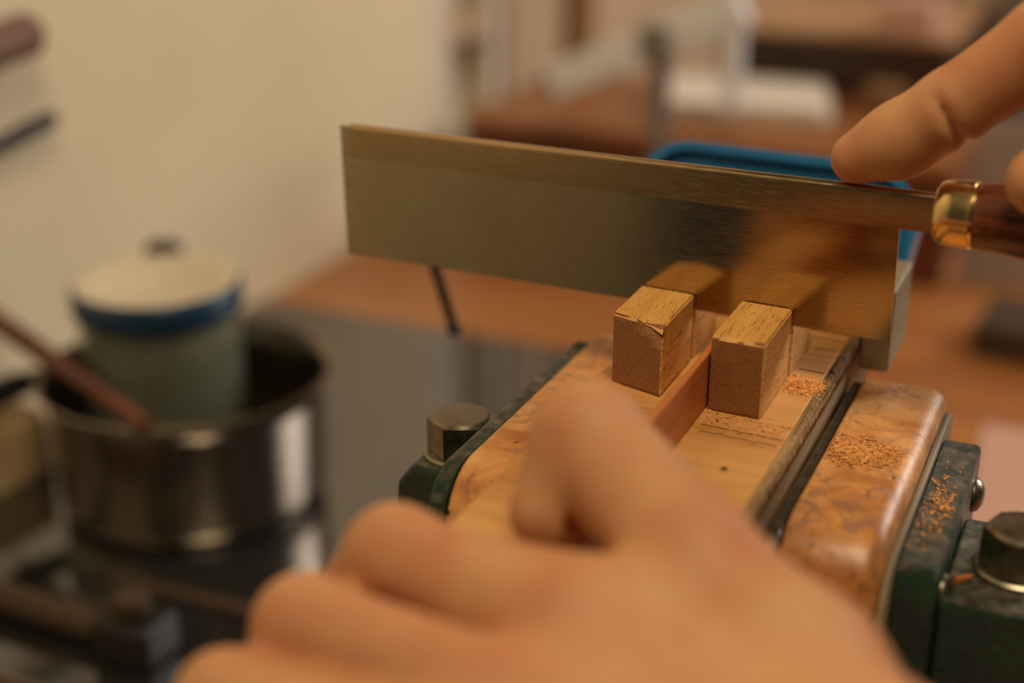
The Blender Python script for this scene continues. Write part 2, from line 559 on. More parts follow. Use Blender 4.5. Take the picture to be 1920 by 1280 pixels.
guide_block(-0.0450, -0.0288, 0.0080, 0.0030, ysaw(-0.045) - G, ysaw(-0.0288) - G, 0.0208,
            [(0.70, 0.28, 0.0024, 0.0020), (0.98, 0.26, 0.0042, 0.0034), (0.15, 0.3, 0.0008, 0.0006)], 1)
guide_block(-0.0450, -0.0288, ysaw(-0.045) + G, ysaw(-0.0288) + G, 0.0560, 0.0560, 0.0208, [], 2)
guide_block(-0.0148, 0.0, 0.0006, 0.0, ysaw(-0.0148) - G, ysaw(0.0) - G, 0.0214,
            [(0.9, 0.25, 0.0006, 0.0007), (0.35, 0.2, 0.0004, 0.0004)], 3)
guide_block(-0.0148, 0.0, ysaw(-0.0148) + G, ysaw(0.0) + G, 0.0560, 0.0560, 0.0214, [], 4)
# scribed saw lines and the steel pin in the top
for y, xa, xb in ((0.0385, 0.0012, 0.0085), (0.0560, 0.0012, 0.0085), (0.0645, -0.004, 0.0085),
                  (-0.0085, -0.0135, 0.0085), (-0.0125, -0.013, 0.0080)):
    pts = [(xa + (xb - xa) * t / 10, y - 0.05 * (xb - xa) * t / 10 + 0.00025 * math.sin(t * 2.3 + y * 900)) for t in range(11)]
    b2 = bmesh.new()
    prev = None
    for px_, py_ in pts:
        a = b2.verts.new((px_, py_ - 0.00017, 0.00012)); c = b2.verts.new((px_, py_ + 0.00017, 0.00012)); d_ = b2.verts.new((px_, py_, -0.0002))
        if prev:
            b2.faces.new((prev[0], a, c, prev[1])); b2.faces.new((prev[0], prev[2], d_, a)); b2.faces.new((prev[1], c, d_, prev[2]))
        prev = (a, c, d_)
    obj('saw_mark', b2, 'box_wood', bh)
obj('steel_pin', lathe([(0, 0.0002), (0.0009, 0.0002), (0.0011, -0.0003), (0.0011, -0.004), (0, -0.004)], (-0.0007, -0.031, 0), 'Z', 16), 'steel', bh, 40)

# the thin strip being cut
tag(obj('wood_strip', box(-0.0172, -0.01535, -0.094, 0.0295, 0.0003, 0.0158, 0.0002, 1), 'strip'),
    'thin orange wooden strip on edge between the guide blocks, held by the thumb', 'wood strip')

# ------------------------------------------------------------------ gent's saw
saw = thing('back_saw', 'small brass-backed saw with rosewood handle resting in the cut', 'saw', (0.0, 0.0305, 0.016))
ROT = Matrix.Translation(V((0, 0.0305, 0))) @ Matrix.Rotation(math.atan(SLOPE), 4, 'Z') @ Matrix.Translation(V((0.02, 0, 0))) @ Matrix.Rotation(-0.009, 4, 'Y') @ Matrix.Translation(V((-0.02, 0, 0)))
def sobj(name, bm, mat, parent=saw, smooth=None):
    bm.transform(ROT)
    return obj(name, bm, mat, parent, smooth)
# blade outline with teeth (u = along, v = up)
XL, XR = -0.1475, 0.0272
pts = [(XL - 0.0004, 0.0578), (XL, 0.0165)]
nt = 210
for i in range(nt):
    u0 = XL + (XR - XL) * i / nt; u1 = XL + (XR - XL) * (i + 1) / nt
    zb = 0.0160
    if i > 0: pts.append((u0, zb + 0.0006))
    pts.append((u0 * 0.55 + u1 * 0.45, zb - 0.0001))
pts += [(XR, 0.0164), (XR - 0.0004, 0.0520), (XR - 0.0004, 0.0578)]
bm = bmesh.new()
th = 0.00030
A = [bm.verts.new((u, -th, v_)) for u, v_ in pts]; B = [bm.verts.new((u, th, v_)) for u, v_ in pts]
bm.faces.new(A); bm.faces.new(B[::-1])
for i in range(len(pts)):
    j = (i + 1) % len(pts)
    bm.faces.new((A[i], B[i], B[j], A[j]))
bmesh.ops.recalc_face_normals(bm, faces=bm.faces[:])
bl = sobj('blade', bm, 'blade'); bl['label'] = 'brushed steel blade with fine teeth'
# folded back: an inverted U over the blade
o_, i_ = 0.0019, 0.00034
prof = [(-o_, 0.0484), *[(-o_ * math.cos(math.pi * q / 12), 0.0572 + 0.0015 * math.sin(math.pi * q / 12)) for q in range(13)], (o_, 0.0484), (i_, 0.0484), (i_, 0.0576), (-i_, 0.0576), (-i_, 0.0484)]
bm = bmesh.new()
# profile in YZ, extruded along X
prism(prof, 'X', -0.1440, 0.0375, bm)
sp = sobj('spine', bm, 'spine', saw, 35); sp['label'] = 'brass-coloured folded back of the saw'
CZ = 0.0540
fe = sobj('ferrule', lathe([(0.0024, 0.0356), (0.0062, 0.0357), (0.0078, 0.0366), (0.0085, 0.0384), (0.0087, 0.0410), (0.0089, 0.0445), (0.0090, 0.0452), (0.0084, 0.0453), (0.0084, 0.0460), (0, 0.0460)], (0, 0, CZ), 'X', 48), 'brass', saw, 50)
fe['label'] = 'shiny brass ferrule'
hd = sobj('handle', lathe([(0, 0.0461), (0.0085, 0.0461), (0.0088, 0.0475), (0.0093, 0.055), (0.0108, 0.066), (0.0125, 0.080), (0.0135, 0.098), (0.0128, 0.118), (0.0118, 0.134), (0.0128, 0.150), (0.0130, 0.158), (0.0105, 0.166), (0.0, 0.169)], (0, 0, CZ), 'X', 40), 'rosewood', saw, 60)
hd['label'] = 'turned dark red rosewood handle'

# ------------------------------------------------------------------ vise
vz = thing('bench_vise', 'dark green cast-iron vise with wood-lined jaws gripping the sawing board', 'vise', (-0.01, 0.01, ZT))
def arc(cx, cy, r, a0, a1, n=8):
    return [(cx + r * math.cos(math.radians(a0 + (a1 - a0) * i / n)), cy + r * math.sin(math.radians(a0 + (a1 - a0) * i / n))) for i in range(n + 1)]
def rounded_bar(x0, x1, yf, yb, zt, zb, rf, rb, bev_l, bev_r, seg=4):
    pr = [(yf, zb)] + arc(yf + rf, zt - rf, rf, 180, 90, 10) + arc(yb - rb, zt - rb, rb, 90, 0, 8) + [(yb, zb)]
    bm = prism(pr, 'X', x0, x1)
    for x, bv in ((x0, bev_l), (x1, bev_r)):
        if bv:
            ed = [e for e in bm.edges if all(abs(v.co.x - x) < 1e-6 for v in e.verts) and max(v.co.z for v in e.verts) > zb + 1e-5]
            bmesh.ops.bevel(bm, geom=ed, offset=bv, segments=seg, affect='EDGES', profile=0.5, clamp_overlap=True)
    return bm
# right jaw: steel plate, wooden liner, pale edging, iron casting
obj('jaw_plate', rounded_bar(0.0126, 0.0158, -0.046, 0.067, -0.0112, -0.075, 0.012, 0.006, 0.0006, 0.0006, 1), 'steel', vz, 35)
ln = obj('jaw_liner', rounded_bar(0.0160, 0.0405, -0.043, 0.0665, -0.0090, -0.075, 0.017, 0.007, 0.0012, 0.0052), 'liner', vz, 45)
ln['label'] = 'stained varnished wooden jaw liner with rounded front'
obj('liner_edging', rounded_bar(0.0406, 0.0424, -0.0425, 0.0650, -0.0150, -0.075, 0.016, 0.007, 0.0003, 0.0008, 2), 'grey_wood', vz, 45)
bm = rounded_bar(0.0426, 0.0528, -0.0330, 0.0480, -0.0165, -0.105, 0.0085, 0.005, 0.0008, 0.0014, 2)
obj('jaw_casting', bm, 'casting', vz, 40)
obj('jaw_shoulder', box(0.0529, 0.0860, -0.0285, 0.0180, -0.105, -0.0255, 0.0022, 3), 'casting', vz, 40)
def bolt(cx, cy, z, r, hgt, rot):
    wsh = lathe([(0, 0), (r * 1.28, 0), (r * 1.28, 0.0012), (r * 1.2, 0.0017), (0, 0.0017)], (cx, cy, z), 'Z', 32)
    hexp = [(cx + r * 1.12 * math.cos(math.radians(rot + 60 * k)), cy + r * 1.12 * math.sin(math.radians(rot + 60 * k))) for k in range(6)]
    bm = prism(hexp, 'Z', z + 0.0018, z + 0.0018 + hgt)
    # chamfered crown
    lathe([(r * 0.98, 0), (r * 0.90, 0.0010), (0, 0.0011)], (cx, cy, z + 0.0018 + hgt - 0.00005), 'Z', 32, bm)
    b = obj('bolt', bm, 'bolt', vz, 30)
    obj('washer', wsh, 'bolt', b, 30)
bolt(0.0690, -0.0060, -0.0255, 0.0088, 0.0098, 10)
for y, z in ((-0.0215, -0.0270), (0.0400, -0.0300)):
    obj('rivet', lathe([(0, 0.0030), (0.0022, 0.0027), (0.0042, 0.0016), (0.0050, 0.0002), (0.0050, 0), (0, 0)], (0.0529, y, z), 'X', 28), 'bolt', vz, 60)
# left jaw
obj('jaw_liner', rounded_bar(-0.0690, -0.0502, -0.050, 0.0665, -0.0080, -0.075, 0.017, 0.007, 0.0020, 0.0006), 'liner', vz, 45)
obj('jaw_casting', rounded_bar(-0.0745, -0.0692, -0.0500, 0.0600, -0.0092, -0.105, 0.0150, 0.008, 0.0018, 0.0004, 3), 'casting', vz, 40)
bm = prism([(-0.0747, -0.105), (-0.0747, -0.0255), (-0.0960, -0.0255), (-0.1010, -0.0320), (-0.1030, -0.060), (-0.1030, -0.105)], 'Y', -0.0165, 0.0180)
bevel_all(bm, bm.edges[:], 0.002, 3)
obj('jaw_shoulder', bm, 'casting', vz, 40)
bolt(-0.0862, -0.0040, -0.0255, 0.0088, 0.0098, 25)
# slide, screw, pedestal
obj('slide_bar', box(-0.1030, 0.0860, -0.020, 0.012, -0.140, -0.1052, 0.003), 'casting', vz, 40)
obj('lead_screw', tube([(0.0862, -0.004, -0.085), (0.150, -0.004, -0.085)], 0.009, 20), 'steel', vz, 40)
obj('tommy_bar', tube([(0.142, -0.004, -0.150), (0.142, -0.004, -0.020)], 0.0045, 14), 'steel', vz, 40)
obj('pedestal', lathe([(0, 0.0), (0.062, 0.0), (0.062, 0.010), (0.045, 0.016), (0.036, 0.030), (0.034, 0.0598), (0, 0.0598)], (-0.01, -0.004, ZT), 'Z', 40), 'casting', vz, 40)

# ------------------------------------------------------------------ blue clamp behind the board
gc = thing('g_clamp', 'blue-painted ribbed G-clamp gripping the far end of the sawing board', 'clamp', (-0.03, 0.119, -0.03))
def clamp_path(off):
    """outer U outline, offset inwards by off"""
    L, Rr, T, Bz = -0.0800, 0.0185, 0.0405, -0.0125
    r = 0.018 - off
    p = [(L + off, Bz)]
    p += arc(L + off + r, T - off - r, r, 180, 90, 8)
    p += arc(Rr - 0.020, T - 0.021, 0.020 - off, 90, 5, 8)
    p += [(0.0165 - off * 0.25, 0.004), (0.0160 - off * 0.2, Bz)]
    return p
def band(o0, o1, y0, y1):
    a, b = clamp_path(o0), clamp_path(o1)
    bm = bmesh.new()
    rows = [[bm.verts.new((p[0], y, p[1])) for (p, y) in ((pa, y0), (pa, y1), (pb, y1), (pb, y0))] for pa, pb in zip(a, b)]
    for r0, r1 in zip(rows, rows[1:]):
        for k in range(4):
            bm.faces.new((r0[k], r1[k], r1[(k + 1) % 4], r0[(k + 1) % 4]))
    bm.faces.new(rows[0]); bm.faces.new(rows[-1][::-1])
    bmesh.ops.recalc_face_normals(bm, faces=bm.faces[:])
    return bm
obj('frame_rib', band(0.0, 0.0032, 0.1125, 0.1255), 'blue', gc, 40)
obj('frame_web', band(0.0033, 0.0103, 0.1165, 0.1215), 'blue', gc, 40)
obj('frame_rib', band(0.0104, 0.0132, 0.1125, 0.1255), 'blue', gc, 40)
obj('frame_boss', lathe([(0, -0.009), (0.0062, -0.009), (0.0070, -0.007), (0.0070, 0.007), (0.0062, 0.009), (0, 0.009)], (-0.0740, 0.119, -0.0050), 'X', 24), 'blue', gc, 40)
obj('screw', tube([(-0.166, 0.119, -0.0050), (-0.0560, 0.119, -0.0050)], 0.0048, 20), 'black', gc, 40)
obj('swivel_pad', lathe([(0, 0), (0.0075, 0), (0.0085, 0.002), (0.006, 0.0055), (0, 0.0055)][::1], (-0.0562, 0.119, -0.0050), 'X', 24), 'black', gc, 40)
obj('anvil_pad', lathe([(0, 0), (0.0045, 0), (0.0045, 0.0018), (0, 0.0018)], (0.0124, 0.119, -0.0050), 'X', 24), 'blue', gc, 40)
tb = V((0.0095, 0.0, -0.0290)).normalized()
tc_ = V((-0.1615, 0.119, -0.0050))
a_, b_ = tc_ - tb * 0.026, tc_ + tb * 0.0375
bm = tube([a_, b_], 0.0020, 14)
for c in (a_, b_):
    lathe([(0, -0.0030), (0.0018, -0.0026), (0.0029, -0.0010), (0.0030, 0.0005), (0.0022, 0.0022), (0, 0.0030)], c, 'Z', 16, bm)
obj('tommy_bar', bm, 'black', gc, 60)

LEAN = Matrix.Translation(V((0, 0.119, -0.005))) @ Matrix.Rotation(math.radians(-24), 4, 'X') @ Matrix.Translation(V((0, -0.119, 0.005)))
for ch in gc.children:              # the frame leans back from the saw
    if ch.name.startswith('frame') :
        off = V(gc.location)
        ch.data.transform(Matrix.Translation(-off) @ LEAN @ Matrix.Translation(off))

# ------------------------------------------------------------------ saucepan with glue jar
PC = V((-0.3422, 0.1993, HZ))
pot = thing('saucepan', 'dark-reflecting stainless saucepan on the black hob', 'saucepan', PC)
obj('pan_body', lathe([(0, 0), (0.061, 0), (0.0655, 0.003), (0.0675, 0.010), (0.0690, 0.058), (0.0708, 0.0665), (0.0740, 0.0690), (0.0744, 0.0698), (0.0728, 0.0704), (0.0696, 0.0680), (0.0678, 0.058), (0.0662, 0.010), (0.061, 0.004), (0, 0.0035)], PC, 'Z', 72), 'pot', pot, 50)
ph0 = PC + V((-0.0690, -0.008, 0.050))
obj('pan_handle', tube([ph0 + V((0.002, 0, 0)), ph0 + V((-0.012, -0.002, 0.004)), ph0 + V((-0.02, -0.020, 0.005)), ph0 + V((-0.02, -0.10, 0.006)), ph0 + V((-0.02, -0.15, 0.006))], [0.006, 0.006, 0.007, 0.009, 0.008], 16), 'black_plastic', pot, 60)
JC = V((-0.3720, 0.2192, HZ + 0.0042))
jar = thing('glue_jar', 'greenish glass jar with cream lid and blue rim, standing in the saucepan', 'jar', JC)
obj('jar_body', lathe([(0, 0), (0.036, 0), (0.0405, 0.003), (0.0415, 0.008), (0.0415, 0.078), (0.0400, 0.085), (0.0385, 0.087), (0.0385, 0.098), (0.0365, 0.098), (0.0365, 0.087), (0.0398, 0.076), (0.0398, 0.008), (0.036, 0.0035), (0, 0.0035)], JC, 'Z', 48), 'glass', jar, 50)
obj('contents', lathe([(0, 0.0037), (0.0355, 0.0037), (0.0395, 0.0085), (0.0395, 0.070), (0, 0.0702)], JC, 'Z', 40), 'glue', jar, 50)
ld = obj('lid_band', lathe([(0.0388, 0.0875), (0.0432, 0.0875), (0.0438, 0.089), (0.0438, 0.099), (0.0432, 0.1015), (0.0418, 0.1022), (0.0388, 0.1000)], JC, 'Z', 48), 'blue_band', jar, 50)
ld['label'] = 'blue rim of the lid'
lt = obj('lid_top', lathe([(0.0388, 0.1002), (0.0417, 0.1024), (0.036, 0.1028), (0.034, 0.1015), (0.012, 0.1010), (0.006, 0.0990), (0, 0.0986)], JC, 'Z', 48), 'cream', jar, 50)
lt['label'] = 'cream lid top with a dimple'
# black-capped handle standing behind the jar
B0 = V((-0.3665, 0.2672, HZ + 0.0043))
br = thing('glue_brush', 'black-capped handle standing up behind the cream jar lid', 'brush', B0)
obj('shaft', tube([B0, B0 + V((-0.0325, -0.0060, 0.0925))], 0.0045, 14), 'rod_wood', br, 60)
obj('end_cap', lathe([(0, 0.0), (0.0090, 0.0), (0.0100, 0.002), (0.0100, 0.011), (0.0085, 0.013), (0, 0.0135)], B0 + V((-0.0325, -0.0060, 0.0925)), 'Z', 24), 'black_plastic', br, 50)
# reddish stick across the rim
s0 = V((-0.3130, 0.1295, HZ + 0.0742)); s1 = V((-0.4720, 0.1990, HZ + 0.0790))
st = tube([s0, s0.lerp(s1, 0.3), s0.lerp(s1, 0.7), s1], [0.0030, 0.0042, 0.0058, 0.0062], 16)
tag(obj('stirring_stick', st, 'rod_wood', None, 60), 'reddish-brown wooden stick resting across the saucepan rim', 'stick')

# small things round the hob
tag(obj('wood_block', hexa([(-0.478, 0.155, HZ), (-0.430, 0.150, HZ), (-0.428, 0.190, HZ), (-0.478, 0.195, HZ)],
                           [(-0.478, 0.155, HZ + 0.040), (-0.432, 0.151, HZ + 0.034), (-0.430, 0.189, HZ + 0.034), (-0.478, 0.194, HZ + 0.040)], 0.002), 'offcut'),
    'cream wooden block at the left edge beside the saucepan', 'wood block')
tag(obj('folded_card', hexa([(-0.482, 0.330, HZ), (-0.455, 0.325, HZ), (-0.440, 0.372, HZ), (-0.480, 0.380, HZ)],
                            [(-0.482, 0.332, HZ + 0.034), (-0.460, 0.327, HZ + 0.030), (-0.446, 0.370, HZ + 0.030), (-0.480, 0.378, HZ + 0.034)], 0.001), 'pink'),
    'pale pinkish folded card against the wall behind the saucepan', 'card')
# wooden tool in the lower left
t0 = V((-0.430, 0.070, HZ + 0.0075)); t1 = V((-0.292, 0.0665, HZ + 0.0075))
ht = thing('wooden_tool', 'dull brown wooden tool handle with a black end lying on the hob', 'tool', (t0.x, t0.y, HZ))
obj('shaft', tube([t0, t0.lerp(t1, 0.5), t1], [0.0066, 0.0074, 0.0068], 16), 'old_handle', ht, 60)
obj('end_block', box(-0.2918, -0.262, 0.054, 0.078, HZ + 0.0002, HZ + 0.020, 0.003, 3), 'black_plastic', ht, 40)
obj('end_knob', lathe([(0, 0.0), (0.007, 0.0), (0.0085, 0.004), (0.007, 0.009), (0, 0.0105)], (-0.277, 0.066, HZ + 0.0203), 'Z', 20), 'old_handle', ht, 60)
tag(obj('steel_rule', hexa([(-0.318, 0.106, HZ), (-0.242, 0.1085, HZ), (-0.242, 0.1165, HZ), (-0.318, 0.114, HZ)],
                           [(-0.318, 0.106, HZ + 0.0025), (-0.242, 0.1085, HZ + 0.0025), (-0.242, 0.1165, HZ + 0.0025), (-0.318, 0.114, HZ + 0.0025)], 0.0004), 'old_handle'),
    'thin dark flat bar lying on the hob in front of the saucepan', 'flat bar')

# two tool ends on the left wall
def wall_peg(name, label, cat, tip, tail, r, mat, cap):
    d = thing(name, label, cat, (XW + 0.001, tail[1], tail[2]))
    obj('shaft', tube([tail, V(tail).lerp(V(tip), 0.93), V(tip)], [r * 0.8, r, r * 0.7], 16), mat, d, 60)
    obj('hook', tube([(XW + 0.0005, (tail[1] + tip[1]) / 2, tail[2] + cap), ((tail[0] + tip[0]) / 2, (tail[1] + tip[1]) / 2, tail[2] + cap * 0.3)], 0.0022, 10), 'steel', d, 60)
wall_peg('hammer_handle', 'reddish-brown rounded handle end on the wall in the top left corner', 'handle', (-0.472, 0.2620, 0.0275), (-0.472, 0.190, 0.0200), 0.0120, 'brown_red', 0.012)
wall_peg('punch_tool', 'black rod on the wall below the reddish-brown handle end', 'rod', (-0.476, 0.2740, -0.0220), (-0.476, 0.190, -0.0340), 0.0050, 'black', 0.008)

# ------------------------------------------------------------------ background on the worktop
bx = thing('wooden_chest', 'long low red-brown wooden chest with paler top behind the saw', 'chest', (-0.23, 0.85, ZT))
obj('chest_body', box(-0.428, -0.040, 0.700, 0.900, ZT + 0.0002, -0.1160, 0.002), 'box_wood', bx)
obj('chest_top', box(-0.430, -0.038, 0.698, 0.902, -0.1158, -0.1055, 0.002), 'box_top', bx)
# paper on the chest
for i in range(3):
    z = -0.1054 + i * 0.0042
    dx = (0.004, -0.003, 0.0)[i]
    bm = hexa([(-0.290 + dx, 0.760, z), (-0.150 + dx, 0.785, z), (-0.175 + dx, 0.895, z), (-0.318 + dx, 0.880, z)],
              [(-0.290 + dx, 0.760, z + 0.004), (-0.150 + dx, 0.785, z + 0.004), (-0.175 + dx, 0.895, z + 0.004), (-0.318 + dx, 0.880, z + 0.004)], 0.0006, 1)
    tag(obj('paper_pad', bm, 'paper'), ('white pad at the bottom of the pile on the chest', 'white pad in the middle of the pile on the chest',
        'white pad on top of the pile on the chest')[i], 'paper', 'white pads piled on the chest')
# dark case behind
dc = thing('dark_case', 'dark brown wooden case with tan top behind the white pads', 'case', (-0.175, 1.03, ZT))
obj('case_body', box(-0.275, -0.075, 0.912, 1.140, ZT + 0.0002, -0.0590, 0.002), 'dark_wood', dc)
obj('case_top', box(-0.279, -0.071, 0.908, 1.144, -0.0588, -0.0540, 0.0015), 'tan_wood', dc)
tag(obj('pink_carton', hexa([(-0.142, 0.915, -0.0539), (-0.092, 0.915, -0.0539), (-0.092, 0.965, -0.0539), (-0.142, 0.965, -0.0539)],
                            [(-0.141, 0.916, -0.026), (-0.093, 0.916, -0.026), (-0.093, 0.964, -0.026), (-0.141, 0.964, -0.026)], 0.002), 'pink'),
    'small pink carton on the dark brown case', 'carton')
tag(obj('brown_tin', lathe([(0, 0), (0.016, 0), (0.0175, 0.002), (0.0175, 0.016), (0.0165, 0.0175), (0.0165, 0.020), (0, 0.0205)], (-0.118, 0.860, -0.1053), 'Z', 32), 'ochre', None, 50),
    'small brown round tin at the right end of the chest top', 'tin')
# grey metal thing right of the case
gm = thing('grey_canister', 'dark grey canister standing right of the dark brown case', 'canister', (-0.035, 1.08, ZT))
obj('can_body', lathe([(0, 0), (0.036, 0), (0.038, 0.003), (0.038, 0.150), (0.034, 0.160), (0.020, 0.166), (0, 0.166)], (-0.035, 1.08, ZT + 0.0002), 'Z', 40), 'grey_gap', gm, 50)
obj('can_cap', lathe([(0, 0.1662), (0.016, 0.1662), (0.016, 0.182), (0.014, 0.184), (0, 0.184)], (-0.035, 1.08, ZT), 'Z', 32), 'black_plastic', gm, 50)
tag(obj('card_sheet', hexa([(-0.030, 0.725, ZT), (0.070, 0.740, ZT), (0.070, 0.752, ZT), (-0.030, 0.737, ZT)],
                           [(-0.030, 0.755, -0.085), (0.070, 0.770, -0.085), (0.070, 0.782, -0.085), (-0.030, 0.767, -0.085)], 0.001), 'grey_pink'),
    'pinkish-grey stiff card leaning at the right end of the chest', 'card')
tag(obj('plank_offcut', hexa([(0.000, 0.575, ZT), (0.160, 0.560, ZT), (0.165, 0.625, ZT), (0.005, 0.645, ZT)],
                             [(0.000, 0.575, ZT + 0.022), (0.160, 0.560, ZT + 0.022), (0.165, 0.625, ZT + 0.022), (0.005, 0.645, ZT + 0.022)], 0.001), 'old_handle'),
    'grey-brown plank lying on the worktop right of the clamp', 'plank')
tag(obj('paper_sheet', hexa([(0.030, 0.300, ZT), (0.170, 0.290, ZT), (0.180, 0.470, ZT), (0.022, 0.470, ZT)],
                            [(0.030, 0.300, ZT + 0.0012), (0.170, 0.290, ZT + 0.0012), (0.180, 0.470, ZT + 0.0012), (0.022, 0.470, ZT + 0.0012)]), 'pink'),
    'pale pink sheet on the worktop behind the right vise jaw', 'paper')
# silver bar on an upright
ms = thing('bar_stand', 'silver metal bar tilted on a grey upright in front of the red-brown chest', 'stand', (-0.2525, 0.672, ZT))
obj('foot', box(-0.2825, -0.2225, 0.648, 0.694, ZT + 0.0002, ZT + 0.008, 0.002), 'grey_metal', ms)
obj('upright', tube([(-0.2525, 0.674, ZT + 0.0082), (-0.2525, 0.674, -0.030)], 0.0075, 18), 'grey_metal', ms, 60)
d_ = V((0.142, 0.0, 0.064)).normalized()
pa, pb = V((-0.336, 0.662, -0.0640)), V((-0.188, 0.662, 0.0020))
u_ = V((0, 1, 0)); v_ = d_.cross(u_).normalized()
def obar(p, q, hw, hh):
    bm = hexa([p + u_ * hw + v_ * hh, p - u_ * hw + v_ * hh, p - u_ * hw - v_ * hh, p + u_ * hw - v_ * hh],
              [q + u_ * hw + v_ * hh, q - u_ * hw + v_ * hh, q - u_ * hw - v_ * hh, q + u_ * hw - v_ * hh], 0.003, 3)
    return bm
obj('silver_bar', obar(pa, pb, 0.008, 0.0135), 'alu', ms, 40)
obj('bar_end', obar(pa - d_ * 0.005, pa - d_ * 0.0002, 0.0065, 0.0110), 'grey_metal', ms, 40)
obj('bracket', box(-0.2655, -0.2395, 0.6520, 0.6838, -0.040, -0.014, 0.003), 'grey_metal', ms)
obj('hanging_arm', box(-0.200, -0.188, 0.655, 0.667, -0.0730, -0.0060, 0.002), 'alu', ms)

# ------------------------------------------------------------------ hands (one smooth surface each, from a distance field)
class Field:
    def __init__(self, lo, hi, h):
        self.h = h; self.lo = np.array(lo, np.float32)
        self.n = [int(math.ceil((b - a) / h)) + 1 for a, b in zip(lo, hi)]
        self.ax = [self.lo[i] + h * np.arange(self.n[i], dtype=np.float32) for i in range(3)]
        self.v = self.blank()
    def blank(self): return np.full(self.n, 0.05, np.float32)
    def sub(self, lo, hi):
        s = []
        for i in range(3):
            a = int(max(0, math.floor((lo[i] - self.lo[i]) / self.h))); b = int(min(self.n[i], math.ceil((hi[i] - self.lo[i]) / self.h) + 1))
            s.append(slice(a, max(a, b)))
        X = self.ax[0][s[0]][:, None, None]; Y = self.ax[1][s[1]][None, :, None]; Z = self.ax[2][s[2]][None, None, :]
        return tuple(s), X, Y, Z
    @staticmethod
    def smin(a, b, k):
        hh = np.maximum(k - np.abs(a - b), 0) / k
        return np.minimum(a, b) - hh * hh * k * 0.25
    def cone(self, vol, a, b, ra, rb, k, flat=None):
        a = np.array(a, np.float32); b = np.array(b, np.float32)
        pad = max(ra, rb) + 0.012
        s, X, Y, Z = self.sub(np.minimum(a, b) - pad, np.maximum(a, b) + pad)
        ba = b - a; L2 = float(ba @ ba) + 1e-12
        px, py, pz = X - a[0], Y - a[1], Z - a[2]
        t = np.clip((px * ba[0] + py * ba[1] + pz * ba[2]) / L2, 0, 1)
        d = np.sqrt((px - ba[0] * t) ** 2 + (py - ba[1] * t) ** 2 + (pz - ba[2] * t) ** 2) - (ra + (rb - ra) * t)
        vol[s] = self.smin(vol[s], d, k)
    def ball(self, vol, c, r, k):
        self.cone(vol, c, np.array(c) + 1e-5, r, r, k)
    def groove(self, vol, c, axis, R, depth, side, wid=0.0009):
        """a crease round a finger at c, only on the half facing 'side'"""
        c = np.array(c, np.float32); ax = np.array(axis, np.float32); ax /= np.linalg.norm(ax)
        sd = np.array(side, np.float32); sd -= ax * (sd @ ax); sd /= np.linalg.norm(sd)
        s, X, Y, Z = self.sub(c - R - 0.01, c + R + 0.01)
        px, py, pz = X - c[0], Y - c[1], Z - c[2]
        al = px * ax[0] + py * ax[1] + pz * ax[2]
        sp_ = px * sd[0] + py * sd[1] + pz * sd[2]
        al2 = al - 0.10 * np.abs(sp_ - R)
        m = np.clip((sp_ + 0.35 * R) / (0.6 * R), 0, 1)
        vol[s] = vol[s] + depth * m * np.exp(-(al2 / wid) ** 2)
    def mesh(self):
        v = self.v; n = np.array(v.shape)
        ins = v < 0
        cn = n - 1
        S = np.zeros((*cn, 3), np.float32); Ct = np.zeros(cn, np.float32)
        corner = lambda i, j, k: (slice(i, i + cn[0]), slice(j, j + cn[1]), slice(k, k + cn[2]))
        for axis in range(3):
            o1, o2 = [a for a in range(3) if a != axis]
            for p in (0, 1):
                for q in (0, 1):
                    c0 = [0, 0, 0]; c0[o1] = p; c0[o2] = q
                    c1 = list(c0); c1[axis] = 1
                    A = v[corner(*c0)]; B = v[corner(*c1)]
                    x = (A < 0) != (B < 0)
                    t = np.where(x, A / np.where(x, A - B, 1), 0)
                    for d in range(3):
                        S[..., d] += np.where(x, (t if d == axis else c0[d]), 0)
                    Ct += x
        act = Ct > 0
        idx = -np.ones(cn, np.int64); idx[act] = np.arange(act.sum())
        cell = np.argwhere(act)
        P = (cell + S[act] / Ct[act][:, None]) * self.h + self.lo
        F = []
        for axis in range(3):
            o1, o2 = [(1, 2), (2, 0), (0, 1)][axis]
            a = np.take(ins, range(0, n[axis] - 1), axis); b = np.take(ins, range(1, n[axis]), axis)
            e = np.argwhere(a != b)
            e = e[(e[:, o1] > 0) & (e[:, o2] > 0) & (e[:, o1] < cn[o1]) & (e[:, o2] < cn[o2])]
            sgn = ins[tuple(e.T)]
            def g(d1, d2):
                q = e.copy(); q[:, o1] -= d1; q[:, o2] -= d2
                return idx[tuple(q.T)]
            q = np.stack([g(1, 1), g(0, 1), g(0, 0), g(1, 0)], 1)
            q[~sgn] = q[~sgn][:, ::-1]
            F.append(q)
        return P, np.concatenate(F)

def field_obj(name, fld, mat, parent):
    P, F = fld.mesh()
    base = np.array(world_loc(parent))
    me = bpy.data.meshes.new(name)
    me.from_pydata((P - base).tolist(), [], F.tolist())
    me.update()
    # relax the voxel steps
    bm = bmesh.new(); bm.from_mesh(me)
    for _ in range(3):
        bmesh.ops.smooth_vert(bm, verts=bm.verts[:], factor=0.5, use_axis_x=True, use_axis_y=True, use_axis_z=True)
    bmesh.ops.recalc_face_normals(bm, faces=bm.faces[:])
    bm.to_mesh(me); bm.free()
    me.materials.append(M[mat]); me.shade_smooth()
    o = bpy.data.objects.new(name, me); COL.objects.link(o); o.parent = parent
    return o

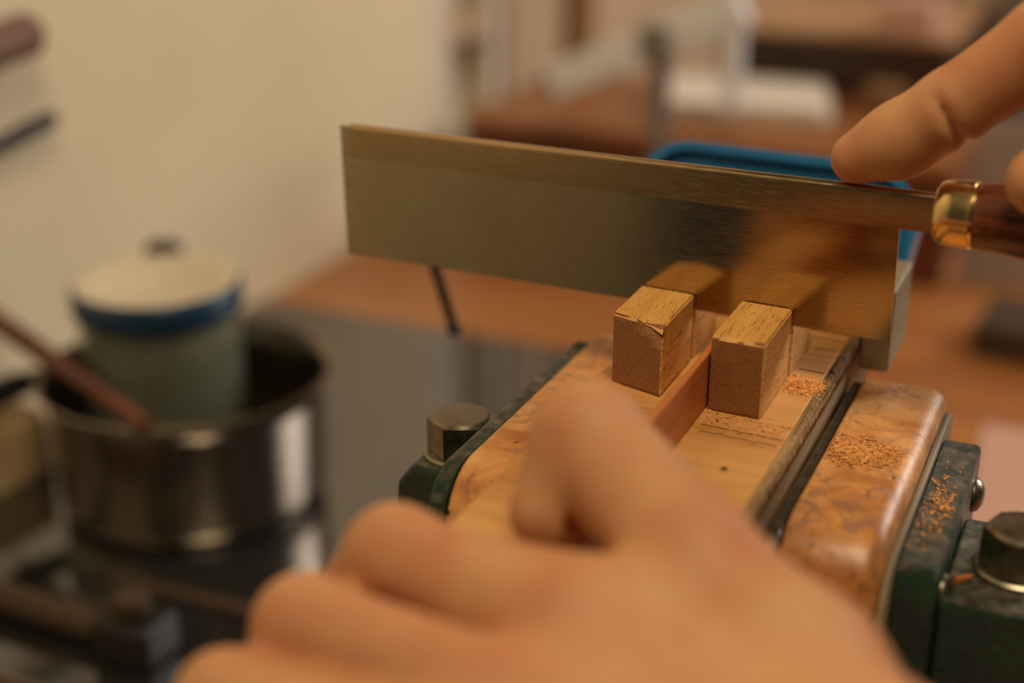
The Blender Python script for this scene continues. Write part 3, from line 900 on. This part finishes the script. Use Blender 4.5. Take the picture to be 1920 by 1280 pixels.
def nail(parent, c, along, up, ln_, wd):
    """curved thin plate"""
    a = V(along).normalized(); n_ = V(up); n_ = (n_ - a * n_.dot(a)).normalized(); s_ = a.cross(n_)
    bm = bmesh.new(); rows = []
    for i in range(9):
        u = -1 + 2 * i / 8; r = []
        for j in range(9):
            t = -1 + 2 * j / 8
            half = math.sqrt(max(0.0, 1 - (abs(u) ** 4) * 0.8))
            p = V(c) + a * (ln_ * u) + s_ * (wd * t * half) - n_ * (wd * 0.55 * (t * half) ** 2 + 0.0012 * max(0, u) ** 2)
            r.append(p)
        rows.append(r)
    top = [[bm.verts.new(p + n_ * 0.0004) for p in r] for r in rows]
    bot = [[bm.verts.new(p - n_ * 0.0006) for p in r] for r in rows]
    for i in range(8):
        for j in range(8):
            bm.faces.new((top[i][j], top[i + 1][j], top[i + 1][j + 1], top[i][j + 1]))
            bm.faces.new((bot[i][j], bot[i][j + 1], bot[i + 1][j + 1], bot[i + 1][j]))
    for i in range(8):
        for a1, b1 in ((0, 0), (8, 8)):
            bm.faces.new((top[i][a1], top[i + 1][a1], bot[i + 1][a1], bot[i][a1]))
            bm.faces.new((top[a1][i], top[a1][i + 1], bot[a1][i + 1], bot[a1][i]))
    bmesh.ops.recalc_face_normals(bm, faces=bm.faces[:])
    return obj('fingernail', bm, 'nail', parent, 60)

person = thing('person', 'person whose bare hands steady the strip and push the saw', 'person', (0.12, -0.05, ZT))

# ---- left hand: back of the hand to the camera, thumb on the strip, fingers over the board's left edge
lf = Field((-0.090, -0.240, -0.108), (0.276, -0.050, 0.060), 0.0014)
L = dict(
    wrist=(0.0560, -0.1450, 0.0000), elbow=(0.236, -0.2000, -0.066),
    t0=(0.0377, -0.1165, 0.0040), t1=(0.0115, -0.1000, 0.0155), t2=(-0.0182, -0.0795, 0.0262), t3=(-0.0225, -0.0890, 0.0122),
    i0=(-0.0011, -0.1285, 0.0115), i1=(-0.0447, -0.1182, 0.0122), i2=(-0.0605, -0.1140, -0.0080), i3=(-0.0592, -0.1120, -0.0220),
    m0=(-0.0085, -0.1490, 0.0085), m1=(-0.0545, -0.1372, 0.0040), m2=(-0.0650, -0.1335, -0.0190), m3=(-0.0570, -0.1325, -0.0310),
    r0=(-0.0150, -0.1610, 0.0025), r1=(-0.0614, -0.1550, -0.0040), r2=(-0.0670, -0.1520, -0.0260), r3=(-0.0560, -0.1510, -0.0360),
    p0=(-0.0040, -0.1740, -0.0010), p1=(-0.0520, -0.1720, -0.0140), p2=(-0.0590, -0.1690, -0.0320), p3=(-0.0510, -0.1680, -0.0400))
vol = lf.v
lf.cone(vol, L['wrist'], L['elbow'], 0.0200, 0.033, 0.010)
for key, ra, rb in (('i0', 0.0165, 0.0112), ('m0', 0.0165, 0.0106), ('r0', 0.0165, 0.0108), ('p0', 0.0165, 0.0096)):
    lf.cone(vol, L['wrist'], L[key], ra, rb, 0.010)
lf.cone(vol, L['wrist'], L['t0'], 0.0190, 0.0162, 0.010)
lf.cone(vol, L['t0'], L['t1'], 0.0162, 0.0126, 0.008)
lf.cone(vol, V(L['t1']).lerp(V(L['t0']), 0.35), L['i0'], 0.0080, 0.0090, 0.008)
lf.cone(vol, V(L['i0']) + V((0.004, 0.010, 0.001)), V(L['i1']).lerp(V(L['i0']), 0.45) + V((0, 0.0045, -0.0005)), 0.0090, 0.0085, 0.006)
def finger(F_, vol_, pts, rad, k=0.003, kj=0.004):
    f_ = F_.blank()
    for a, b, ra, rb in zip(pts, pts[1:], rad, rad[1:]):
        F_.cone(f_, a, b, ra, rb, kj)
    return F_.smin(vol_, f_, k)
vol = finger(lf, vol, [L['t1'], L['t2'], L['t3']], [0.0126, 0.0120, 0.0092], 0.005)
vol = finger(lf, vol, [L['i0'], L['i1'], L['i2'], L['i3']], [0.0108, 0.0098, 0.0086, 0.0075], 0.003)
vol = finger(lf, vol, [L['m0'], L['m1'], L['m2'], L['m3']], [0.0100, 0.0099, 0.0088, 0.0076], 0.002)
vol = finger(lf, vol, [L['r0'], L['r1'], L['r2'], L['r3']], [0.0096, 0.0094, 0.0084, 0.0072], 0.002)
vol = finger(lf, vol, [L['p0'], L['p1'], L['p2'], L['p3']], [0.0098, 0.0084, 0.0074, 0.0064], 0.003)
lf.v = vol
def clear_box(F_, lo, hi):
    d = None
    for i, sh in enumerate(((-1, 1, 1), (1, -1, 1), (1, 1, -1))):
        e = np.maximum(lo[i] - F_.ax[i], F_.ax[i] - hi[i]).reshape(sh)
        d = e if d is None else np.maximum(d, e)
    F_.v = np.maximum(F_.v, -d).astype(np.float32)
clear_box(lf, (-0.0503, -0.1284, -0.0245), (0.0125, 0.0, 0.0004))        # the hand rests on the board
clear_box(lf, (-0.0175, -0.0945, 0.0), (-0.0150, 0.0, 0.0161))           # and the thumb bears on the strip
la = field_obj('left_arm', lf, 'skin', person)
la['label'] = 'left hand with bent thumb and curled fingers on the board'
tdir = V(L['t3']) - V(L['t2'])
tup = V((-0.55, 0.75, -0.15))
nail(la, V(L['t3']) - tdir * 0.05 + (tup - tdir.normalized() * tup.dot(tdir.normalized())).normalized() * 0.0094, tdir, tup, 0.0068, 0.0062)

# ---- right hand: index finger along the back of the saw, rest round the handle
rf = Field((-0.005, -0.030, 0.012), (0.330, 0.090, 0.122), 0.0011)
R_ = dict(
    i3=(0.0135, 0.0305, 0.0652), i2=(0.0352, 0.0300, 0.0800), i1=(0.0560, 0.0310, 0.0985), i0=(0.1030, 0.0400, 0.0900),
    t3=(0.0605, 0.0120, 0.0690), t2=(0.0820, 0.0050, 0.0720), t1=(0.1100, 0.0030, 0.0740), t0=(0.1480, 0.0120, 0.0680),
    m0=(0.1080, 0.0560, 0.0800), m1=(0.0800, 0.0590, 0.0500), m2=(0.0780, 0.0350, 0.0335), m3=(0.0800, 0.0120, 0.0360),
    r0=(0.1180, 0.0620, 0.0680), r1=(0.0980, 0.0620, 0.0370), r2=(0.0970, 0.0350, 0.0270), r3=(0.0990, 0.0120, 0.0320),
    p0=(0.1300, 0.0640, 0.0560), p1=(0.1150, 0.0600, 0.0330), p2=(0.1150, 0.0360, 0.0260), p3=(0.1170, 0.0160, 0.0310),
    wrist=(0.1850, 0.0420, 0.0720), elbow=(0.290, 0.0370, 0.0580))
vol = rf.v
rf.cone(vol, R_['wrist'], R_['elbow'], 0.0240, 0.031, 0.010)
for key, ra, rb in (('i0', 0.016, 0.0120), ('m0', 0.017, 0.0115), ('r0', 0.017, 0.0110), ('p0', 0.017, 0.0100)):
    rf.cone(vol, R_['wrist'], R_[key], ra, rb, 0.010)
rf.cone(vol, R_['wrist'], R_['t0'], 0.018, 0.0155, 0.010)
rf.cone(vol, R_['t0'], R_['t1'], 0.0150, 0.0115, 0.008)
vol = finger(rf, vol, [R_['t1'], R_['t2'], R_['t3']], [0.0112, 0.0100, 0.0085], 0.005)
f_ = rf.blank()
rf.cone(f_, R_['i0'], R_['i1'], 0.0115, 0.0102, 0.004)
rf.cone(f_, R_['i1'], R_['i2'], 0.0104, 0.0097, 0.003)
rf.cone(f_, R_['i2'], R_['i3'], 0.0097, 0.0070, 0.003)
rf.ball(f_, V(R_['i3']).lerp(V(R_['i2']), 0.45) + V((0.001, 0, -0.0014)), 0.0092, 0.006)
ax_ = V(R_['i1']) - V(R_['i3'])
rf.groove(f_, V(R_['i2']), ax_, 0.0097, 0.0024, (0.55, -0.45, -0.6), 0.0013)
vol = rf.smin(vol, f_, 0.004)
vol = finger(rf, vol, [R_['m0'], R_['m1'], R_['m2'], R_['m3']], [0.0115, 0.0098, 0.0088, 0.0074], 0.003)
vol = finger(rf, vol, [R_['r0'], R_['r1'], R_['r2'], R_['r3']], [0.0108, 0.0092, 0.0082, 0.0070], 0.003)
vol = finger(rf, vol, [R_['p0'], R_['p1'], R_['p2'], R_['p3']], [0.0098, 0.0084, 0.0074, 0.0064], 0.003)
rf.v = vol
# the finger pad is pressed flat where it lies on the saw's back, the rest clears the handle
Xg = rf.ax[0][:, None, None]; Yg = rf.ax[1][None, :, None]; Zg = rf.ax[2][None, None, :]
rf.v = np.maximum(rf.v, np.where(Xg < 0.045, 0.0589 - Zg, -1).astype(np.float32))
hr = np.interp(rf.ax[0], [0.0365, 0.0410, 0.0475, 0.055, 0.066, 0.080, 0.098, 0.118, 0.134, 0.150, 0.158, 0.166, 0.170], [0.0088, 0.0090, 0.0092, 0.0096, 0.0111, 0.0128, 0.0138, 0.0131, 0.0121, 0.0131, 0.0133, 0.0108, -0.02])
hy = 0.0305 + SLOPE * rf.ax[0]
dd = np.sqrt((Yg - hy[:, None, None]) ** 2 + (Zg - CZ) ** 2) - hr[:, None, None]
rf.v = np.maximum(rf.v, np.where(Xg > 0.046, -dd, -1).astype(np.float32))
ra_ = field_obj('right_arm', rf, 'skin', person)
ra_['label'] = 'right hand with index finger on the saw back'
td = V(R_['t3']) - V(R_['t2'])
nail(ra_, V(R_['t3']) - td * 0.05 + V((-0.05, -0.75, 0.65)).normalized() * 0.0080, td, (-0.05, -0.75, 0.65), 0.0060, 0.0055)

# ------------------------------------------------------------------ sawdust and chips
def dust(name, label, n, spot, seed):
    rnd = random.Random(seed)
    bm = bmesh.new()
    for _ in range(n):
        x, y, z = spot(rnd)
        s = 0.00012 + 0.00030 * rnd.random() ** 2
        c = V((x, y, z + s * 0.4))
        a = rnd.random() * 6.283
        d1 = V((math.cos(a), math.sin(a), rnd.uniform(-.3, .5))) * s * rnd.uniform(0.8, 2.2)
        d2 = V((-math.sin(a), math.cos(a), rnd.uniform(-.4, .6))) * s * 0.7
        d3 = V((0, 0, s * 0.6))
        q = [bm.verts.new(c + e) for e in (-d1 - d2, d1 - d2, d1 + d2, -d1 + d2)]
        t = bm.verts.new(c + d3)
        for i in range(4): bm.faces.new((q[i], q[(i + 1) % 4], t))
        bm.faces.new(q[::-1])
    bmesh.ops.recalc_face_normals(bm, faces=bm.faces[:])
    return tag(obj(name, bm, 'dust'), label, 'sawdust', None, 'stuff')
def g2(rnd, cx, cy, sx, sy): return rnd.gauss(cx, sx), rnd.gauss(cy, sy)
def on_board(rnd):
    while True:
        x, y = g2(rnd, 0.0052, 0.0270, 0.0026, 0.0024)
        if 0.0004 < x < 0.0110 and 0.0195 < y < 0.0345:
            e = math.exp(-((x - 0.0052) / 0.0034) ** 2 - ((y - 0.0270) / 0.0032) ** 2)
            return x, y, rnd.random() * 0.0016 * e
dust('sawdust_heap', 'small heap of orange sawdust on the board beside the right guide block', 3600, on_board, 3)
def on_liner(rnd):
    while True:
        x, y = g2(rnd, 0.0245, 0.0100, 0.0050, 0.0034)
        if 0.0175 < x < 0.0362 and -0.015 < y < 0.045:
            return x, y, -0.0090 + rnd.random() * 0.0005
dust('sawdust_heap', 'orange sawdust scattered across the right wooden jaw liner', 3000, on_liner, 4)
def on_casting(rnd):
    while True:
        x, y = g2(rnd, 0.0475, 0.0020, 0.0028, 0.0110)
        if 0.0434 < x < 0.0515 and -0.022 < y < 0.040: return x, y, -0.0165 + rnd.random() * 0.0003
dust('sawdust_heap', 'orange sawdust on the worn top of the right green jaw', 260, on_casting, 5)
def on_front(rnd):
    while True:
        x = rnd.uniform(-0.0140, 0.0088); y = rnd.gauss(-0.004, 0.005)
        if -0.03 < y < -0.0003: return x, y, 0.0002
dust('sawdust_heap', 'fine dust in front of the guide blocks on the board', 160, on_front, 6)
bm = hexa([(0.0560, -0.0190, -0.0253), (0.0590, -0.0155, -0.0253), (0.0580, -0.0145, -0.0253), (0.0548, -0.0178, -0.0253)],
          [(0.0563, -0.0187, -0.0237), (0.0594, -0.0150, -0.0241), (0.0583, -0.0140, -0.0243), (0.0551, -0.0174, -0.0239)], 0.0002, 1)
tag(obj('wood_chip', bm, 'strip'), 'tiny reddish wood chip beside the hexagonal bolt on the right', 'wood chip')
